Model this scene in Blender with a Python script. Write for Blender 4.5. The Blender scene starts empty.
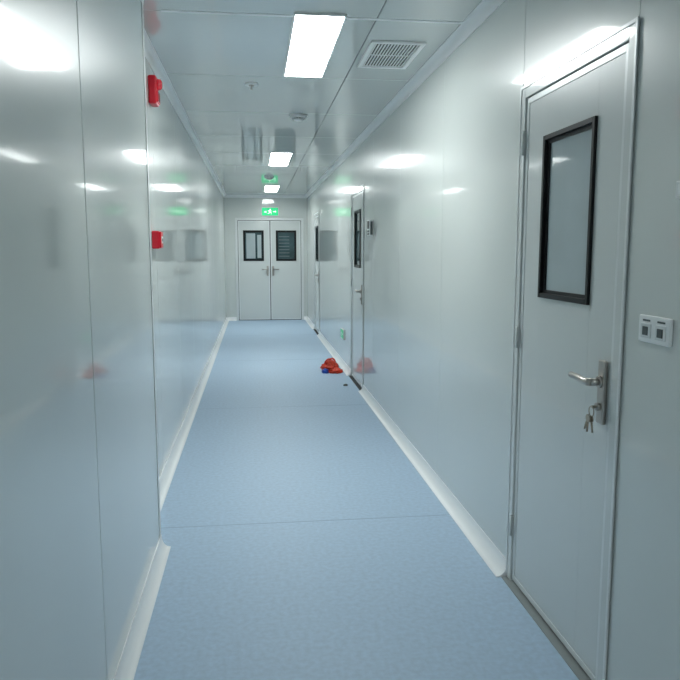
import bpy, bmesh, math, random
from mathutils import Vector, Matrix, noise
random.seed(4)
S=bpy.context.scene
COL=S.collection
try:
    S.view_settings.view_transform='Standard'
    S.view_settings.look='None'
except Exception: pass

# ------------------------------------------------------------------ materials
def mat(name,col,rough=0.4,metal=0.0,spec=0.5,emit=None,estr=0,var=0.0,vscale=3.0,coat=0.0,crough=0.06,cior=1.5,bump=0.0,bscale=40):
    m=bpy.data.materials.new(name); m.use_nodes=True
    nt=m.node_tree; b=nt.nodes['Principled BSDF']
    b.inputs['Base Color'].default_value=(*col,1)
    b.inputs['Roughness'].default_value=rough
    b.inputs['Metallic'].default_value=metal
    b.inputs['Specular IOR Level'].default_value=spec
    b.inputs['Coat Weight'].default_value=coat
    b.inputs['Coat Roughness'].default_value=crough
    b.inputs['Coat IOR'].default_value=cior
    if emit:
        b.inputs['Emission Color'].default_value=(*emit,1)
        b.inputs['Emission Strength'].default_value=estr
    tc=nt.nodes.new('ShaderNodeTexCoord')
    if var>0:
        n=nt.nodes.new('ShaderNodeTexNoise'); n.inputs['Scale'].default_value=vscale
        n.inputs['Detail'].default_value=6
        nt.links.new(tc.outputs['Object'],n.inputs['Vector'])
        r=nt.nodes.new('ShaderNodeValToRGB')
        r.color_ramp.elements[0].position=0.3; r.color_ramp.elements[1].position=0.7
        r.color_ramp.elements[0].color=(*[c*(1-var) for c in col],1)
        r.color_ramp.elements[1].color=(*[min(1,c*(1+var)) for c in col],1)
        nt.links.new(n.outputs['Fac'],r.inputs['Fac'])
        nt.links.new(r.outputs['Color'],b.inputs['Base Color'])
    if bump>0:
        n2=nt.nodes.new('ShaderNodeTexNoise'); n2.inputs['Scale'].default_value=bscale
        nt.links.new(tc.outputs['Object'],n2.inputs['Vector'])
        bp=nt.nodes.new('ShaderNodeBump'); bp.inputs['Strength'].default_value=bump
        bp.inputs['Distance'].default_value=0.002
        nt.links.new(n2.outputs['Fac'],bp.inputs['Height'])
        nt.links.new(bp.outputs['Normal'],b.inputs['Normal'])
    return m

M_wall=mat('steel_panel',(0.640,0.680,0.660),0.30,0.0,0.5,var=0.015,vscale=1.2,coat=0.9,crough=0.06,cior=1.6)
M_ceil=mat('ceiling_panel',(0.63,0.67,0.655),0.25,0.0,0.5,coat=0.85,crough=0.055,cior=1.6)
M_joint=mat('panel_joint',(0.26,0.29,0.29),0.5)
M_floor=mat('blue_vinyl',(0.44,0.58,0.735),0.5,0,0.4,var=0.08,vscale=45,bump=0.15,bscale=60)
M_seam=mat('vinyl_seam',(0.31,0.43,0.57),0.5)
M_white=mat('white_pvc',(0.90,0.92,0.93),0.3)
M_alu=mat('aluminium_profile',(0.74,0.77,0.77),0.28,0.15)
M_leaf=mat('door_leaf_steel',(0.655,0.69,0.68),0.3,0,0.5,coat=0.8,crough=0.07)
M_black=mat('black_gasket',(0.006,0.007,0.008),0.35,0,0.25)
M_glass=mat('window_glass',(0.43,0.50,0.52),0.03,0,0.8,var=0.12,vscale=2)
M_glassd=mat('window_glass_dark',(0.05,0.09,0.10),0.05,0,0.8,var=0.3,vscale=4)
M_steel=mat('brushed_steel',(0.46,0.43,0.40),0.28,0.9,var=0.05,vscale=40)
M_brass=mat('key_metal',(0.42,0.37,0.30),0.3,0.9)
M_dark=mat('dark_gap',(0.02,0.022,0.025),0.7)
M_slat=mat('blind_slat',(0.13,0.17,0.18),0.5)
M_lamp=mat('led_diffuser',(0.9,0.9,0.9),0.4,emit=(0.95,1.0,0.985),estr=30.5)
M_red=mat('alarm_red',(0.66,0.006,0.025),0.3)
M_redlens=mat('strobe_lens',(0.75,0.03,0.05),0.1)
M_green=mat('exit_green',(0.0,0.35,0.12),0.4,emit=(0.0,0.62,0.22),estr=0.9)
M_green2=mat('exit_green_dim',(0.0,0.38,0.15),0.4,emit=(0.0,0.62,0.22),estr=0.25)
M_pic=mat('sign_white',(0.9,0.95,0.9),0.4,emit=(0.7,1.0,0.8),estr=1.0)
M_bag=mat('red_plastic_bag',(0.85,0.06,0.02),0.35,var=0.3,vscale=12)
M_blue=mat('blue_plastic',(0.02,0.09,0.5),0.35,var=0.2,vscale=20)
M_plate=mat('switch_plastic',(0.88,0.9,0.9),0.3)
M_grn=mat('socket_dark',(0.07,0.09,0.09),0.4)
M_slot=mat('grille_shadow',(0.05,0.055,0.06),0.7)

# ------------------------------------------------------------------ helpers
def add_box(bm,x0,x1,y0,y1,z0,z1,mi=0,bev=0.0):
    r=bmesh.ops.create_cube(bm,size=1.0)
    vs=r['verts']
    for v in vs:
        v.co=Vector(((x0+x1)/2+v.co.x*(x1-x0),(y0+y1)/2+v.co.y*(y1-y0),(z0+z1)/2+v.co.z*(z1-z0)))
    fs=set(f for v in vs for f in v.link_faces)
    for f in fs: f.material_index=mi
    if bev>0:
        es=list(set(e for v in vs for e in v.link_edges))
        bmesh.ops.bevel(bm,geom=es,offset=bev,segments=2,profile=0.5,affect='EDGES',material=-1)
def add_cyl(bm,c,axis,r,h,mi=0,seg=24,r2=None):
    d=Vector(axis).normalized()
    q=Vector((0,0,1)).rotation_difference(d).to_matrix().to_4x4()
    m=Matrix.Translation(Vector(c))@q
    o=bmesh.ops.create_cone(bm,cap_ends=True,segments=seg,radius1=r,radius2=r if r2 is None else r2,depth=h,matrix=m)
    for f in set(f for v in o['verts'] for f in v.link_faces):
        f.material_index=mi
        if len(f.verts)==4: f.smooth=True
def add_tube(bm,pts,r,mi=0,seg=10,closed=False):
    pts=[Vector(p) for p in pts]; n=len(pts); rings=[]
    for i,p in enumerate(pts):
        if closed: t=(pts[(i+1)%n]-pts[i-1])
        else: t=pts[min(i+1,n-1)]-pts[max(i-1,0)]
        t.normalize()
        up=Vector((0,0,1)) if abs(t.z)<0.9 else Vector((1,0,0))
        a=t.cross(up).normalized(); b=t.cross(a).normalized()
        rr=r[i] if isinstance(r,(list,tuple)) else r
        rings.append([bm.verts.new(p+rr*(math.cos(2*math.pi*k/seg)*a+math.sin(2*math.pi*k/seg)*b)) for k in range(seg)])
    rng=range(n) if closed else range(n-1)
    for i in rng:
        A=rings[i];B=rings[(i+1)%n]
        for k in range(seg):
            try:
                f=bm.faces.new((A[k],A[(k+1)%seg],B[(k+1)%seg],B[k])); f.material_index=mi; f.smooth=True
            except ValueError: pass
    if not closed:
        for R in (rings[0],rings[-1]):
            f=bm.faces.new(R); f.material_index=mi
def finish(bm,name,mats,parent=None):
    bmesh.ops.recalc_face_normals(bm,faces=bm.faces[:])
    me=bpy.data.meshes.new(name); bm.to_mesh(me); bm.free()
    for m in mats: me.materials.append(m)
    o=bpy.data.objects.new(name,me); COL.objects.link(o)
    if parent: o.parent=parent
    return o
def empty(name,loc=(0,0,0)):
    e=bpy.data.objects.new(name,None); COL.objects.link(e); e.empty_display_size=0.1
    return e
def extr_profile(name,prof,y0,y1,mats,fn):
    bm=bmesh.new()
    A=[bm.verts.new(fn(u,z,y0)) for u,z in prof]; B=[bm.verts.new(fn(u,z,y1)) for u,z in prof]
    n=len(prof)
    for i in range(n):
        f=bm.faces.new((A[i],A[(i+1)%n],B[(i+1)%n],B[i]))
    bm.faces.new(A); bm.faces.new(B)
    return finish(bm,name,mats)

XR=1.07; XL=-0.575; XN=-0.46; YE=14.3; YB=-4.5; H=2.5; YC=3.25
D1=(1.92,2.77); D2=(6.85,7.72); D3=(11.6,12.5); DH=2.035
T=0.05
G=0.0015
# ------------------------------------------------------------------ floor
bm=bmesh.new()
add_box(bm,XL-0.06,XR+0.06,YB-0.06,YE+0.06,-0.05,0.0,0)
for y in (-1.9,0.8,3.50,6.23,9.0,11.7):
    add_box(bm,XL,XR,y-0.0025,y+0.0025,0.0,0.0006,1)
floor=finish(bm,'floor',[M_floor,M_seam])
# ------------------------------------------------------------------ ceiling
bm=bmesh.new()
ys=[-4.5,-3.61,-2.43,-1.25,-0.07,1.11,2.29,3.47,4.65,5.83,7.01,8.19,9.37,10.55,11.73,12.91,14.3]
xs=[XL,0.60,XR]
for i in range(len(ys)-1):
    for j in range(2):
        add_box(bm,xs[j]+0.002,xs[j+1]-0.002,ys[i]+0.0025,ys[i+1]-0.0025,H,H+0.04,0,0.003)
add_box(bm,XL-0.06,XR+0.06,YB-0.06,YE+0.06,H+0.02,H+0.06,1)
ceil=finish(bm,'ceiling',[M_ceil,M_joint])
bm=bmesh.new()
for y in (3.47,):
    add_box(bm,XN+0.05,0.20,y-0.012,y+0.012,H-0.0025,H+0.001,0,0.001)
    add_box(bm,0.451,XR-0.05,y-0.012,y+0.012,H-0.0025,H+0.001,0,0.001)
finish(bm,'trim_6',[M_white])
# ------------------------------------------------------------------ walls
def panels(bm,edges,z0,z1,openings,x0,x1,axis='y',g=G,bev=0.0012):
    for i in range(len(edges)-1):
        a,b=edges[i],edges[i+1]
        segs=[(a,b,z0,z1)]
        for (oa,ob,oh) in openings:
            new=[]
            for (p,q,r,s) in segs:
                if ob<=p or oa>=q or oh<=r: new.append((p,q,r,s)); continue
                if p<oa: new.append((p,oa,r,s))
                if q>ob: new.append((ob,q,r,s))
                new.append((max(p,oa),min(q,ob),oh,s))
            segs=new
        for (p,q,r,s) in segs:
            if q-p<0.02: continue
            g0=g if abs(p-a)<1e-6 else 0; g1=g if abs(q-b)<1e-6 else 0
            if axis=='y': add_box(bm,x0,x1,p+g0,q-g1,r,s,0,bev)
            else: add_box(bm,p+g0,q-g1,x0,x1,r,s,0,bev)
bm=bmesh.new()
er=[YB,-2.78,-1.6,-0.43,0.74,1.92,2.77,3.95,5.13,6.31,6.85,7.72,8.9,10.08,11.26,11.6,12.5,13.4,YE]
panels(bm,er,0,H,[(D1[0],D1[1],DH),(D2[0],D2[1],DH),(D3[0],D3[1],DH)],XR,XR+T)
add_box(bm,XR+T,XR+T+0.02,YB,YE,0,H,1)
finish(bm,'wall_right',[M_wall,M_joint])
bm=bmesh.new()
el=[YC,4.3,5.48,6.66,7.84,9.02,10.2,11.38,12.56,13.6,YE]
panels(bm,el,0,H,[],XL-T,XL)
add_box(bm,XL-T-0.02,XL-T,YC,YE,0,H,1)
finish(bm,'wall_left',[M_wall,M_joint])
bm=bmesh.new()
panels(bm,[YB,-2.68,-1.5,-0.31,0.86,2.04,YC],0,H,[],XL-T,XN,g=0.0025,bev=0.003)
add_box(bm,XL-T-0.02,XL-T,YB,YC-0.01,0,H,1)
finish(bm,'wall_left_near',[M_wall,M_joint])
bm=bmesh.new()
add_box(bm,XN-0.035,XN+0.003,YC-0.002,YC+0.004,0.0,H,0,0.001)
add_box(bm,XN,XN+0.003,YC-0.035,YC+0.003,0.07,H-0.05,0,0.001)
finish(bm,'trim_1',[M_alu])
E0,E1=-0.37,1.0
bm=bmesh.new()
panels(bm,[XL,0.315,XR],0,H,[(E0,E1,2.06)],YE,YE+T,axis='x')
add_box(bm,XL,XR,YE+T,YE+T+0.02,0,H,1)
finish(bm,'wall_back',[M_wall,M_joint])
bm=bmesh.new()
panels(bm,[XN,0.3,XR],0,H,[],YB-T,YB,axis='x')
add_box(bm,XN,XR,YB-T-0.02,YB-T,0,H,1)
finish(bm,'wall_front',[M_wall,M_joint])

# ------------------------------------------------------------------ coves
def cove(w,h,t=0.004,n=8):
    p=[(0,0),(w,0),(w,t)]
    for i in range(n+1):
        a=math.pi/2*i/n
        p.append((t+(w-2*t)*(1-math.sin(a)), t+(h-2*t)*(1-math.cos(a))))
    p+= [(t,h),(0,h)]
    return p
def dd(p):
    o=[]
    for q in p:
        if not o or (abs(q[0]-o[-1][0])+abs(q[1]-o[-1][1]))>1e-5: o.append(q)
    return o
BP=dd(cove(0.052,0.07)); CP=dd(cove(0.05,0.05)); BN=dd(cove(0.045,0.065))
def fr(u,z,t): return (XR-u,t,z)
def fl(u,z,t): return (XL+u,t,z)
def fn(u,z,t): return (XN+u,t,z)
def inv(f): return lambda u,z,t: f(u,H-z,t)
k=0
for (a,b) in ((YB,D1[0]),(D1[1],D2[0]),(D2[1],D3[0]),(D3[1],YE)):
    k+=1
    extr_profile('baseboard_right' if k==1 else 'baseboard_right.%03d'%(k-1),BP,a,b,[M_white],fr)
extr_profile('baseboard_left',BP,YC+0.004,YE,[M_white],fl)
extr_profile('baseboard_left_near',BN,YB,YC+0.01,[M_white],fn)
extr_profile('trim_2',CP,YB,YE,[M_white],inv(fr))
extr_profile('trim_3',CP,YC+0.004,YE,[M_white],inv(fl))
extr_profile('trim_4',CP,YB,YC,[M_white],inv(fn))
extr_profile('trim_5',CP,XL,XR,[M_white],lambda u,z,t:(t,YE-u,H-z))
extr_profile('baseboard_back',BP,XL,E0,[M_white],lambda u,z,t:(t,YE-u,z))
extr_profile('baseboard_back.001',BP,E1,XR,[M_white],lambda u,z,t:(t,YE-u,z))

# ------------------------------------------------------------------ doors (right wall)
def side_door(name,y0,y1,glass,keys=False):
    P=empty(name)
    fw=0.042
    bm=bmesh.new()
    xa,xb=XR-0.006,XR+T
    add_box(bm,xa,xb,y0+0.001,y0+fw,0,DH-0.001,0,0.002)
    add_box(bm,xa,xb,y1-fw,y1-0.001,0,DH-0.001,0,0.002)
    add_box(bm,xa,xb,y0+fw,y1-fw,DH-fw,DH-0.001,0,0.002)
    finish(bm,'frame',[M_leaf],P)
    bm=bmesh.new(); c=0.007
    add_box(bm,XR-0.009,XR-0.004,y0-c,y0+c*0.6,0,DH+c,0,0.001)
    add_box(bm,XR-0.009,XR-0.004,y1-c*0.6,y1+c,0,DH+c,0,0.001)
    add_box(bm,XR-0.009,XR-0.004,y0+c*0.6,y1-c*0.6,DH-c*0.6,DH+c,0,0.001)
    finish(bm,'frame_bead',[M_alu],P)
    bm=bmesh.new()
    add_box(bm,XR+0.018,XR+T,y0+fw,y1-fw,0.0,DH-fw,0)
    finish(bm,'gap',[M_dark],P)
    l0,l1=y0+fw+0.003,y1-fw-0.003; z0,z1=0.012,DH-fw-0.003
    yc=(y0+y1)/2; w0,w1=yc-0.20,yc+0.20; wz0,wz1=1.226,1.82
    bm=bmesh.new()
    xl0=XR+0.004; xl1=XR+0.017
    add_box(bm,xl0,xl1,l0,w0,z0,z1,0,0.001)
    add_box(bm,xl0,xl1,w1,l1,z0,z1,0,0.001)
    add_box(bm,xl0,xl1,w0,w1,z0,wz0,0)
    add_box(bm,xl0,xl1,w0,w1,wz1,z1,0)
    e=0.022
    add_box(bm,xl0-0.003,xl0+0.002,l0,l0+e,z0,z1,1,0.001)
    add_box(bm,xl0-0.003,xl0+0.002,l1-e,l1,z0,z1,1,0.001)
    add_box(bm,xl0-0.003,xl0+0.002,l0+e,l1-e,z1-e,z1,1,0.001)
    add_box(bm,xl0-0.003,xl0+0.002,l0+e,l1-e,z0,z0+e,1,0.001)
    finish(bm,'leaf',[M_leaf,M_alu],P)
    b=0.018
    bm=bmesh.new()
    fx0,fx1=XR-0.006,XR+0.016
    add_box(bm,fx0,fx1,w0,w0+b,wz0,wz1,0,0.002)
    add_box(bm,fx0,fx1,w1-b,w1,wz0,wz1,0,0.002)
    add_box(bm,fx0,fx1,w0+b,w1-b,wz0,wz0+b,0,0.002)
    add_box(bm,fx0,fx1,w0+b,w1-b,wz1-b,wz1,0,0.002)
    c=b+0.020
    add_box(bm,XR+0.006,XR+0.013,w1-c,w1-b,wz0+b,wz1-b,0)
    add_box(bm,XR+0.006,XR+0.013,w0+b,w0+c*0.7,wz0+b,wz1-b,0)
    add_box(bm,XR+0.006,XR+0.013,w0+c*0.7,w1-c,wz0+b,wz0+c*0.8,0)
    add_box(bm,XR+0.006,XR+0.013,w0+c*0.7,w1-c,wz1-c*0.8,wz1-b,0)
    finish(bm,'window_frame',[M_black],P)
    bm=bmesh.new()
    add_box(bm,XR+0.011,XR+0.016,w0+b,w1-b,wz0+b,wz1-b,0)
    finish(bm,'window_pane',[glass],P)
    hy=y0+0.10
    bm=bmesh.new()
    add_box(bm,XR-0.012,XR+0.002,hy-0.02,hy+0.02,0.865,1.065,0,0.004)
    hz=0.998
    add_cyl(bm,(XR-0.028,hy,hz),(1,0,0),0.012,0.045)
    add_cyl(bm,(XR-0.016,hy,hz),(1,0,0),0.018,0.008)
    pts=[(XR-0.048,hy-0.012,hz),(XR-0.052,hy,hz),(XR-0.054,hy+0.03,hz+0.001),(XR-0.053,hy+0.08,hz+0.004),(XR-0.050,hy+0.122,hz+0.003),(XR-0.042,hy+0.133,hz+0.002)]
    add_tube(bm,pts,[0.009,0.012,0.0115,0.0105,0.010,0.006],seg=12)
    add_cyl(bm,(XR-0.017,hy,0.920),(1,0,0),0.012,0.012)
    finish(bm,'handle',[M_steel],P)
    bm=bmesh.new()
    for z in (0.25,1.05,1.82):
        add_cyl(bm,(XR-0.010,y1-fw,z),(0,0,1),0.005,0.09,seg=14)
    finish(bm,'hinges',[M_leaf],P)
    bm=bmesh.new()
    add_box(bm,XR-0.03,XR+T,y0+0.002,y1-0.002,0.0,0.004,0,0.001)
    finish(bm,'threshold',[M_dark if not keys else M_joint],P)
    if keys:
        bm=bmesh.new()
        cx=XR-0.036
        add_box(bm,cx-0.001,cx+0.014,hy-0.004,hy+0.004,0.916,0.924,0,0.001)
        ring=[(cx,hy+0.002+0.016*math.sin(a*math.pi/8),0.905+0.016*math.cos(a*math.pi/8)) for a in range(16)]
        add_tube(bm,ring,0.0016,seg=6,closed=True)
        for i,(dy,an) in enumerate(((0.002,-0.25),(0.014,0.4),(0.008,0.08))):
            ox=cx-0.003*i; oy=hy+dy; oz=0.890
            s,c=math.sin(an),math.cos(an)
            add_cyl(bm,(ox,oy+0.010*s,oz-0.010*c),(1,0,0),0.012,0.002,seg=16)
            a0=Vector((ox,oy+0.02*s,oz-0.02*c)); a1=Vector((ox,oy+0.052*s,oz-0.052*c))
            add_tube(bm,[a0,a1],0.0035,seg=4)
            for q in (0.034,0.041,0.048):
                t=Vector((ox,oy+q*s,oz-q*c))
                add_tube(bm,[t,t+Vector((0,0.006*c,0.006*s))],0.0015,seg=4)
        finish(bm,'keys',[M_brass],P)
    return P
side_door('door_1',D1[0],D1[1],M_glass,True)
side_door('door_2',D2[0],D2[1],M_glassd)
side_door('door_3',D3[0],D3[1],M_glassd)

# ------------------------------------------------------------------ end double door
P=empty('door_4')
bm=bmesh.new(); fw=0.05; ZT=2.058
add_box(bm,E0+0.001,E0+fw,YE-0.01,YE+T,0,ZT,0,0.002)
add_box(bm,E1-fw,E1-0.001,YE-0.01,YE+T,0,ZT,0,0.002)
add_box(bm,E0+fw,E1-fw,YE-0.01,YE+T,ZT-fw,ZT,0,0.002)
finish(bm,'frame',[M_alu],P)
bm=bmesh.new(); add_box(bm,E0+fw,E1-fw,YE+0.02,YE+T,0,ZT-fw,0); finish(bm,'gap',[M_dark],P)
mid=(E0+E1)/2+0.01
for idx,(a,b) in enumerate(((E0+fw+0.010,mid-0.008),(mid+0.008,E1-fw-0.010))):
    wc=(a+b)/2+(-0.01 if idx==0 else 0.01); w0,w1=wc-0.205,wc+0.205; wz0,wz1=1.20,1.81; z0,z1=0.012,ZT-fw-0.010
    bm=bmesh.new(); ya,yb=YE+0.004,YE+0.019
    add_box(bm,a,w0,ya,yb,z0,z1,0); add_box(bm,w1,b,ya,yb,z0,z1,0)
    add_box(bm,w0,w1,ya,yb,z0,wz0,0); add_box(bm,w0,w1,ya,yb,wz1,z1,0)
    e=0.02
    add_box(bm,a,a+e,ya-0.003,ya+0.001,z0,z1,1); add_box(bm,b-e,b,ya-0.003,ya+0.001,z0,z1,1)
    add_box(bm,a+e,b-e,ya-0.003,ya+0.001,z1-e,z1,1); add_box(bm,a+e,b-e,ya-0.003,ya+0.001,z0,z0+e,1)
    finish(bm,'leaf_%d'%(idx+1),[M_leaf,M_alu],P)
    bm=bmesh.new(); t=0.04
    add_box(bm,w0,w0+t,YE-0.006,YE+0.016,wz0,wz1,0,0.002); add_box(bm,w1-t,w1,YE-0.006,YE+0.016,wz0,wz1,0,0.002)
    add_box(bm,w0+t,w1-t,YE-0.006,YE+0.016,wz0,wz0+t,0,0.002); add_box(bm,w0+t,w1-t,YE-0.006,YE+0.016,wz1-t,wz1,0,0.002)
    finish(bm,'window_frame_%d'%(idx+1),[M_black],P)
    bm=bmesh.new()
    add_box(bm,w0+t,w1-t,YE+0.010,YE+0.016,wz0+t,wz1-t,0)
    if idx==0:
        add_box(bm,w0+t+0.02,w0+t+0.20,YE+0.008,YE+0.0105,wz0+t+0.01,wz1-t-0.02,1)
        add_box(bm,w0+t+0.24,w1-t-0.01,YE+0.008,YE+0.0105,wz0+t+0.02,wz1-t-0.05,1)
    else:
        for q in range(7):
            zz=wz0+t+0.05+q*0.065
            add_box(bm,w0+t+0.02,w1-t-0.10,YE+0.008,YE+0.0105,zz,zz+0.012,2)
    finish(bm,'window_pane_%d'%(idx+1),[M_glassd,M_glass,M_slat],P)
bm=bmesh.new()
for s in (-1,1):
    hx=mid+s*0.055
    add_box(bm,hx-0.02,hx+0.02,YE-0.012,YE+0.002,0.90,1.10,0,0.003)
    add_tube(bm,[(hx,YE,1.03),(hx,YE-0.05,1.03),(hx+s*0.04,YE-0.053,1.03),(hx+s*0.12,YE-0.05,1.03)],0.010)
finish(bm,'handles',[M_steel],P)

# ------------------------------------------------------------------ exit signs
def exit_sign(name,c,w,h,nrm,mg):
    bm=bmesh.new()
    def bx(u0,u1,v0,v1,d0,d1,mi,bev=0):
        if nrm=='y-': add_box(bm,c[0]+u0,c[0]+u1,c[1]-d1,c[1]-d0,c[2]+v0,c[2]+v1,mi,bev)
        else: add_box(bm,c[0]-d1,c[0]-d0,c[1]-u1,c[1]-u0,c[2]+v0,c[2]+v1,mi,bev)
    bx(-w/2,w/2,-h/2,h/2,0,0.022,0,0.003)
    bx(-w/2+.008,w/2-.008,-h/2+.008,h/2-.008,0.020,0.0235,1)
    k=w/0.33; d0,d1=0.023,0.0245
    bx(-.005*k,.017*k,.030*k,.052*k,d0,d1,2)
    bx(-.018*k,.008*k,-.010*k,.028*k,d0,d1,2)
    bx(.006*k,.034*k,.008*k,.018*k,d0,d1,2)
    bx(-.040*k,-.016*k,.012*k,.022*k,d0,d1,2)
    bx(.0*k,.026*k,-.020*k,-.008*k,d0,d1,2)
    bx(.018*k,.028*k,-.050*k,-.018*k,d0,d1,2)
    bx(-.022*k,-.010*k,-.035*k,-.008*k,d0,d1,2)
    bx(-.046*k,-.020*k,-.040*k,-.030*k,d0,d1,2)
    bx(.055*k,.105*k,-.006*k,.008*k,d0,d1,2)
    bx(.098*k,.108*k,-.016*k,.018*k,d0,d1,2)
    bx(.108*k,.118*k,-.008*k,.010*k,d0,d1,2)
    bx(-.115*k,-.065*k,.0*k,.010*k,d0,d1,2)
    bx(-.115*k,-.065*k,-.020*k,-.010*k,d0,d1,2)
    return finish(bm,name,[M_alu,mg,M_pic if mg is M_green else M_plate])
exit_sign('exit_sign',(0.33,YE,2.18),0.34,0.17,'y-',M_green)
exit_sign('exit_sign.001',(XR,8.40,0.40),0.26,0.12,'x-',M_green2)

# ------------------------------------------------------------------ lamps
def lamp(name,y0,y1,x0=0.215,x1=0.475):
    P=empty(name)
    bm=bmesh.new(); t=0.010
    add_box(bm,x0-t,x1+t,y0-t,y0,H-0.012,H,0,0.001); add_box(bm,x0-t,x1+t,y1,y1+t,H-0.012,H,0,0.001)
    add_box(bm,x0-t,x0,y0,y1,H-0.012,H,0,0.001); add_box(bm,x1,x1+t,y0,y1,H-0.012,H,0,0.001)
    finish(bm,'frame',[M_white],P)
    bm=bmesh.new(); add_box(bm,x0,x1,y0,y1,H-0.009,H-0.001,0); finish(bm,'diffuser',[M_lamp],P)
lamp('ceiling_light_panel',3.42,4.58,0.21,0.44)
lamp('ceiling_light_panel.001',8.08,9.26,0.21,0.44)
lamp('ceiling_light_panel.002',12.1,13.3,0.21,0.44)
lamp('ceiling_light_panel.003',-2.10,-0.92,0.21,0.44)

# ------------------------------------------------------------------ vent grille
P=empty('ceiling_vent_grille')
vx0,vx1,vy0,vy1=0.63,0.925,3.80,4.32
bm=bmesh.new(); t=0.026
add_box(bm,vx0,vx1,vy0,vy0+t,H-0.012,H,0,0.002); add_box(bm,vx0,vx1,vy1-t,vy1,H-0.012,H,0,0.002)
add_box(bm,vx0,vx0+t,vy0+t,vy1-t,H-0.012,H,0,0.002); add_box(bm,vx1-t,vx1,vy0+t,vy1-t,H-0.012,H,0,0.002)
finish(bm,'frame',[M_white],P)
bm=bmesh.new(); n=14
for i in range(n):
    x=vx0+t+(i+0.5)*(vx1-vx0-2*t)/n
    add_box(bm,x-0.0038,x+0.0038,vy0+t,vy1-t,H-0.008,H-0.002,0,0.001)
add_box(bm,vx0+t,vx1-t,(vy0+vy1)/2-0.003,(vy0+vy1)/2+0.003,H-0.007,H-0.003,0)
finish(bm,'louvres',[M_white],P)
bm=bmesh.new(); add_box(bm,vx0+t,vx1-t,vy0+t,vy1-t,H-0.002,H-0.0005,0); finish(bm,'duct_opening',[M_slot],P)

# ------------------------------------------------------------------ smoke detectors
def smoke(name,x,y,r):
    bm=bmesh.new()
    add_cyl(bm,(x,y,H-0.005),(0,0,1),r,0.010,0,32)
    add_cyl(bm,(x,y,H-0.018),(0,0,1),r*0.80,0.016,0,32,r2=r*0.94)
    add_cyl(bm,(x,y,H-0.030),(0,0,1),r*0.55,0.008,1,32,r2=r*0.55)
    add_cyl(bm,(x,y,H-0.038),(0,0,1),r*0.45,0.010,0,32,r2=r*0.7)
    for a in range(12):
        an=a*math.pi/6
        add_box(bm,x+math.cos(an)*r*.58-.002,x+math.cos(an)*r*.58+.002,y+math.sin(an)*r*.58-.002,y+math.sin(an)*r*.58+.002,H-0.036,H-0.024,0)
    return finish(bm,name,[M_white,M_grn])
smoke('smoke_detector',0.375,5.9,0.075)
smoke('smoke_detector.001',0.24,10.7,0.075)
bm=bmesh.new()
add_cyl(bm,(0.0,4.86,H-0.004),(0,0,1),0.042,0.008,0,32,r2=0.045)
add_cyl(bm,(0.0,4.86,H-0.010),(0,0,1),0.018,0.012,1,24)
add_cyl(bm,(0.0,4.86,H-0.026),(0,0,1),0.004,0.022,1,12)
add_cyl(bm,(0.0,4.86,H-0.036),(0,0,1),0.014,0.002,1,16)
finish(bm,'fire_sprinkler',[M_white,M_steel])

# ------------------------------------------------------------------ alarm devices on left wall
P=empty('fire_alarm_sounder')
y,z=4.22,2.30
bm=bmesh.new()
add_box(bm,XL,XL+0.045,y-0.060,y+0.060,z-0.078,z+0.078,0,0.010)
add_box(bm,XL+0.040,XL+0.052,y-0.05,y+0.05,z-0.066,z-0.005,0,0.004)
for q in range(5):
    add_box(bm,XL+0.051,XL+0.0535,y-0.038,y+0.038,z-0.058+q*0.011,z-0.054+q*0.011,1)
finish(bm,'body',[M_red,M_dark],P)
bm=bmesh.new()
add_cyl(bm,(XL+0.050,y,z+0.036),(1,0,0),0.034,0.03,0,24,r2=0.028)
add_cyl(bm,(XL+0.068,y,z+0.036),(1,0,0),0.028,0.008,0,24,r2=0.016)
finish(bm,'strobe_lens',[M_redlens],P)
P=empty('fire_alarm_call_point')
y,z=4.16,1.463
bm=bmesh.new()
add_box(bm,XL,XL+0.042,y-0.048,y+0.048,z-0.050,z+0.050,0,0.006)
add_box(bm,XL+0.040,XL+0.052,y-0.044,y+0.044,z-0.045,z+0.045,0,0.003)
finish(bm,'housing',[M_red],P)
bm=bmesh.new()
add_box(bm,XL+0.0515,XL+0.0535,y-0.026,y+0.026,z-0.020,z+0.020,0,0.0008)
add_cyl(bm,(XL+0.0545,y,z),(1,0,0),0.009,0.003,1,20)
finish(bm,'press_plate',[M_plate,M_grn],P)

# ------------------------------------------------------------------ switch plate
P=empty('wall_switch_plate')
y0,y1,z0,z1=1.675,1.825,1.152,1.226
bm=bmesh.new()
add_box(bm,XR-0.010,XR,y0,y1,z0,z1,0,0.004)
finish(bm,'plate',[M_plate],P)
bm=bmesh.new()
for c in (1.715,1.785):
    add_box(bm,XR-0.013,XR-0.008,c-0.024,c+0.024,1.165,1.205,0,0.002)
    add_box(bm,XR-0.0145,XR-0.012,c-0.013,c+0.013,1.172,1.196,1,0.001)
    add_box(bm,XR-0.0105,XR-0.009,c-0.018,c+0.018,1.210,1.215,1)
finish(bm,'rockers',[M_alu,M_grn],P)
bm=bmesh.new()
add_box(bm,XR-0.008,XR,1.58,1.69,1.53,1.575,0,0.002)
add_box(bm,XR-0.009,XR-0.007,1.59,1.68,1.537,1.568,1)
finish(bm,'wall_label_plate',[M_alu,M_plate])

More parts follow.
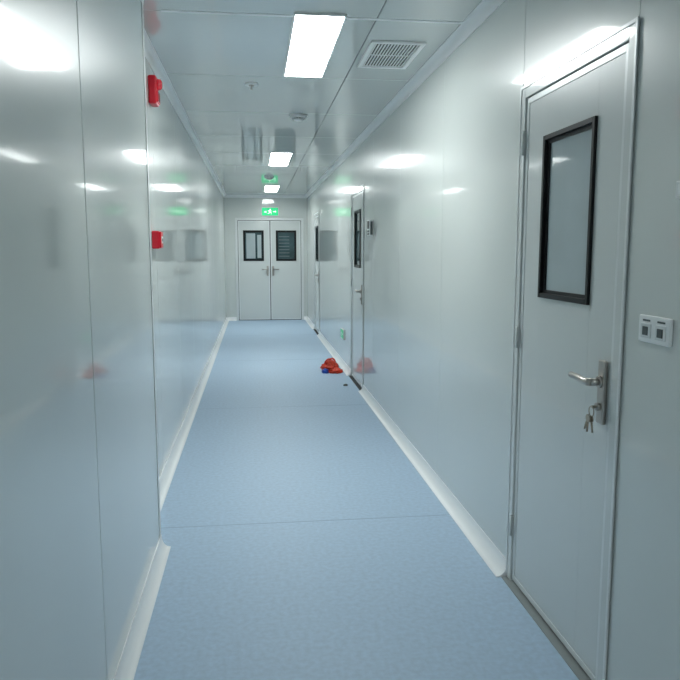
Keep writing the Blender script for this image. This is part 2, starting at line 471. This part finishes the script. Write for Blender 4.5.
# ------------------------------------------------------------------ access control panel
P=empty('access_control_panel')
bm=bmesh.new()
add_box(bm,XR-0.035,XR,6.30,6.42,1.53,1.68,0,0.005)
finish(bm,'housing',[M_plate],P)
bm=bmesh.new()
add_box(bm,XR-0.038,XR-0.034,6.312,6.408,1.60,1.67,0,0.002)
for i in range(3):
    for j in range(2):
        add_box(bm,XR-0.037,XR-0.034,6.318+i*0.03,6.338+i*0.03,1.545+j*0.024,1.561+j*0.024,0)
finish(bm,'screen_and_keys',[M_black],P)
bm=bmesh.new()
add_box(bm,XR-0.028,XR-0.006,6.2965,6.301,1.545,1.665,0)
finish(bm,'side_speaker',[M_grn],P)

# ------------------------------------------------------------------ red bag
P=empty('red_plastic_bag')
bm=bmesh.new()
bmesh.ops.create_icosphere(bm,subdivisions=5,radius=1.0)
for v in bm.verts:
    p=v.co.copy()
    n=noise.fractal(p*1.7+Vector((3,1,7)),0.8,2.2,5)
    rdg=abs(noise.noise(p*3.1+Vector((9,2,1))))
    r=1+0.30*n-0.35*rdg
    q=p*r
    zz=(q.z+1)/2
    sx=0.112*(1.15-0.45*max(0,zz)); sy=0.095*(1.15-0.4*max(0,zz))
    z=max(0.0015,0.145*(zz-0.08))
    v.co=Vector((q.x*sx,q.y*sy,z))
for f in bm.faces: f.smooth=True
ob=finish(bm,'bag_body',[M_bag],P); ob.location=(0.865,8.05,0)
bm=bmesh.new()
for sgn,yy in ((1,0.0),(-1,0.035)):
    pts=[];rr=[]
    for i in range(13):
        a=math.pi*i/12
        pts.append((-0.02*sgn+0.04*math.cos(a),-0.02+yy+0.02*math.sin(2*a),0.10+0.05*math.sin(a)))
        rr.append(0.008+0.004*abs(math.cos(a)))
    add_tube(bm,pts,rr,seg=8)
ob=finish(bm,'handles',[M_bag],P); ob.location=(0.865,8.05,0)
bm=bmesh.new()
bmesh.ops.create_icosphere(bm,subdivisions=4,radius=1.0)
for v in bm.verts:
    p=v.co.copy(); n=noise.fractal(p*2.2+Vector((1,8,2)),0.8,2.2,4); q=p*(1+0.5*n)
    v.co=Vector((q.x*0.075,q.y*0.07,max(0.001,(q.z+0.55)*0.03)))
for f in bm.faces: f.smooth=True
ob=finish(bm,'bag_skirt',[M_bag],P); ob.location=(0.92,7.95,0)
bm=bmesh.new()
bmesh.ops.create_icosphere(bm,subdivisions=4,radius=1.0)
for v in bm.verts:
    p=v.co.copy(); n=noise.fractal(p*2.0+Vector((5,5,2)),0.8,2.2,4); q=p*(1+0.35*n)
    v.co=Vector((q.x*0.038,q.y*0.03,max(0.001,(q.z+0.6)*0.035)))
for f in bm.faces: f.smooth=True
ob=finish(bm,'blue_wrapper',[M_blue],P); ob.location=(0.795,7.93,0)
bm=bmesh.new()
bmesh.ops.create_icosphere(bm,subdivisions=3,radius=1.0)
for v in bm.verts:
    p=v.co.copy(); n=noise.noise(p*2.3+Vector((1,1,9))); q=p*(1+0.5*n)
    v.co=Vector((q.x*0.022,q.y*0.03,max(0.0008,(q.z+0.6)*0.012)))
ob=finish(bm,'tape_scrap',[M_grn]); ob.location=(0.93,7.15,0)

# ------------------------------------------------------------------ camera / world
w=bpy.data.worlds.new('World'); S.world=w; w.use_nodes=True
w.node_tree.nodes['Background'].inputs[0].default_value=(0.6,0.65,0.66,1)
w.node_tree.nodes['Background'].inputs[1].default_value=0.3
cam=bpy.data.cameras.new('camera'); co=bpy.data.objects.new('camera',cam); COL.objects.link(co)
cam.sensor_width=36; cam.lens=700/680*36; cam.clip_start=0.02
co.location=(0,0,1.4); co.rotation_euler=(math.radians(90-7.25),0,math.radians(-6.95))
S.camera=co
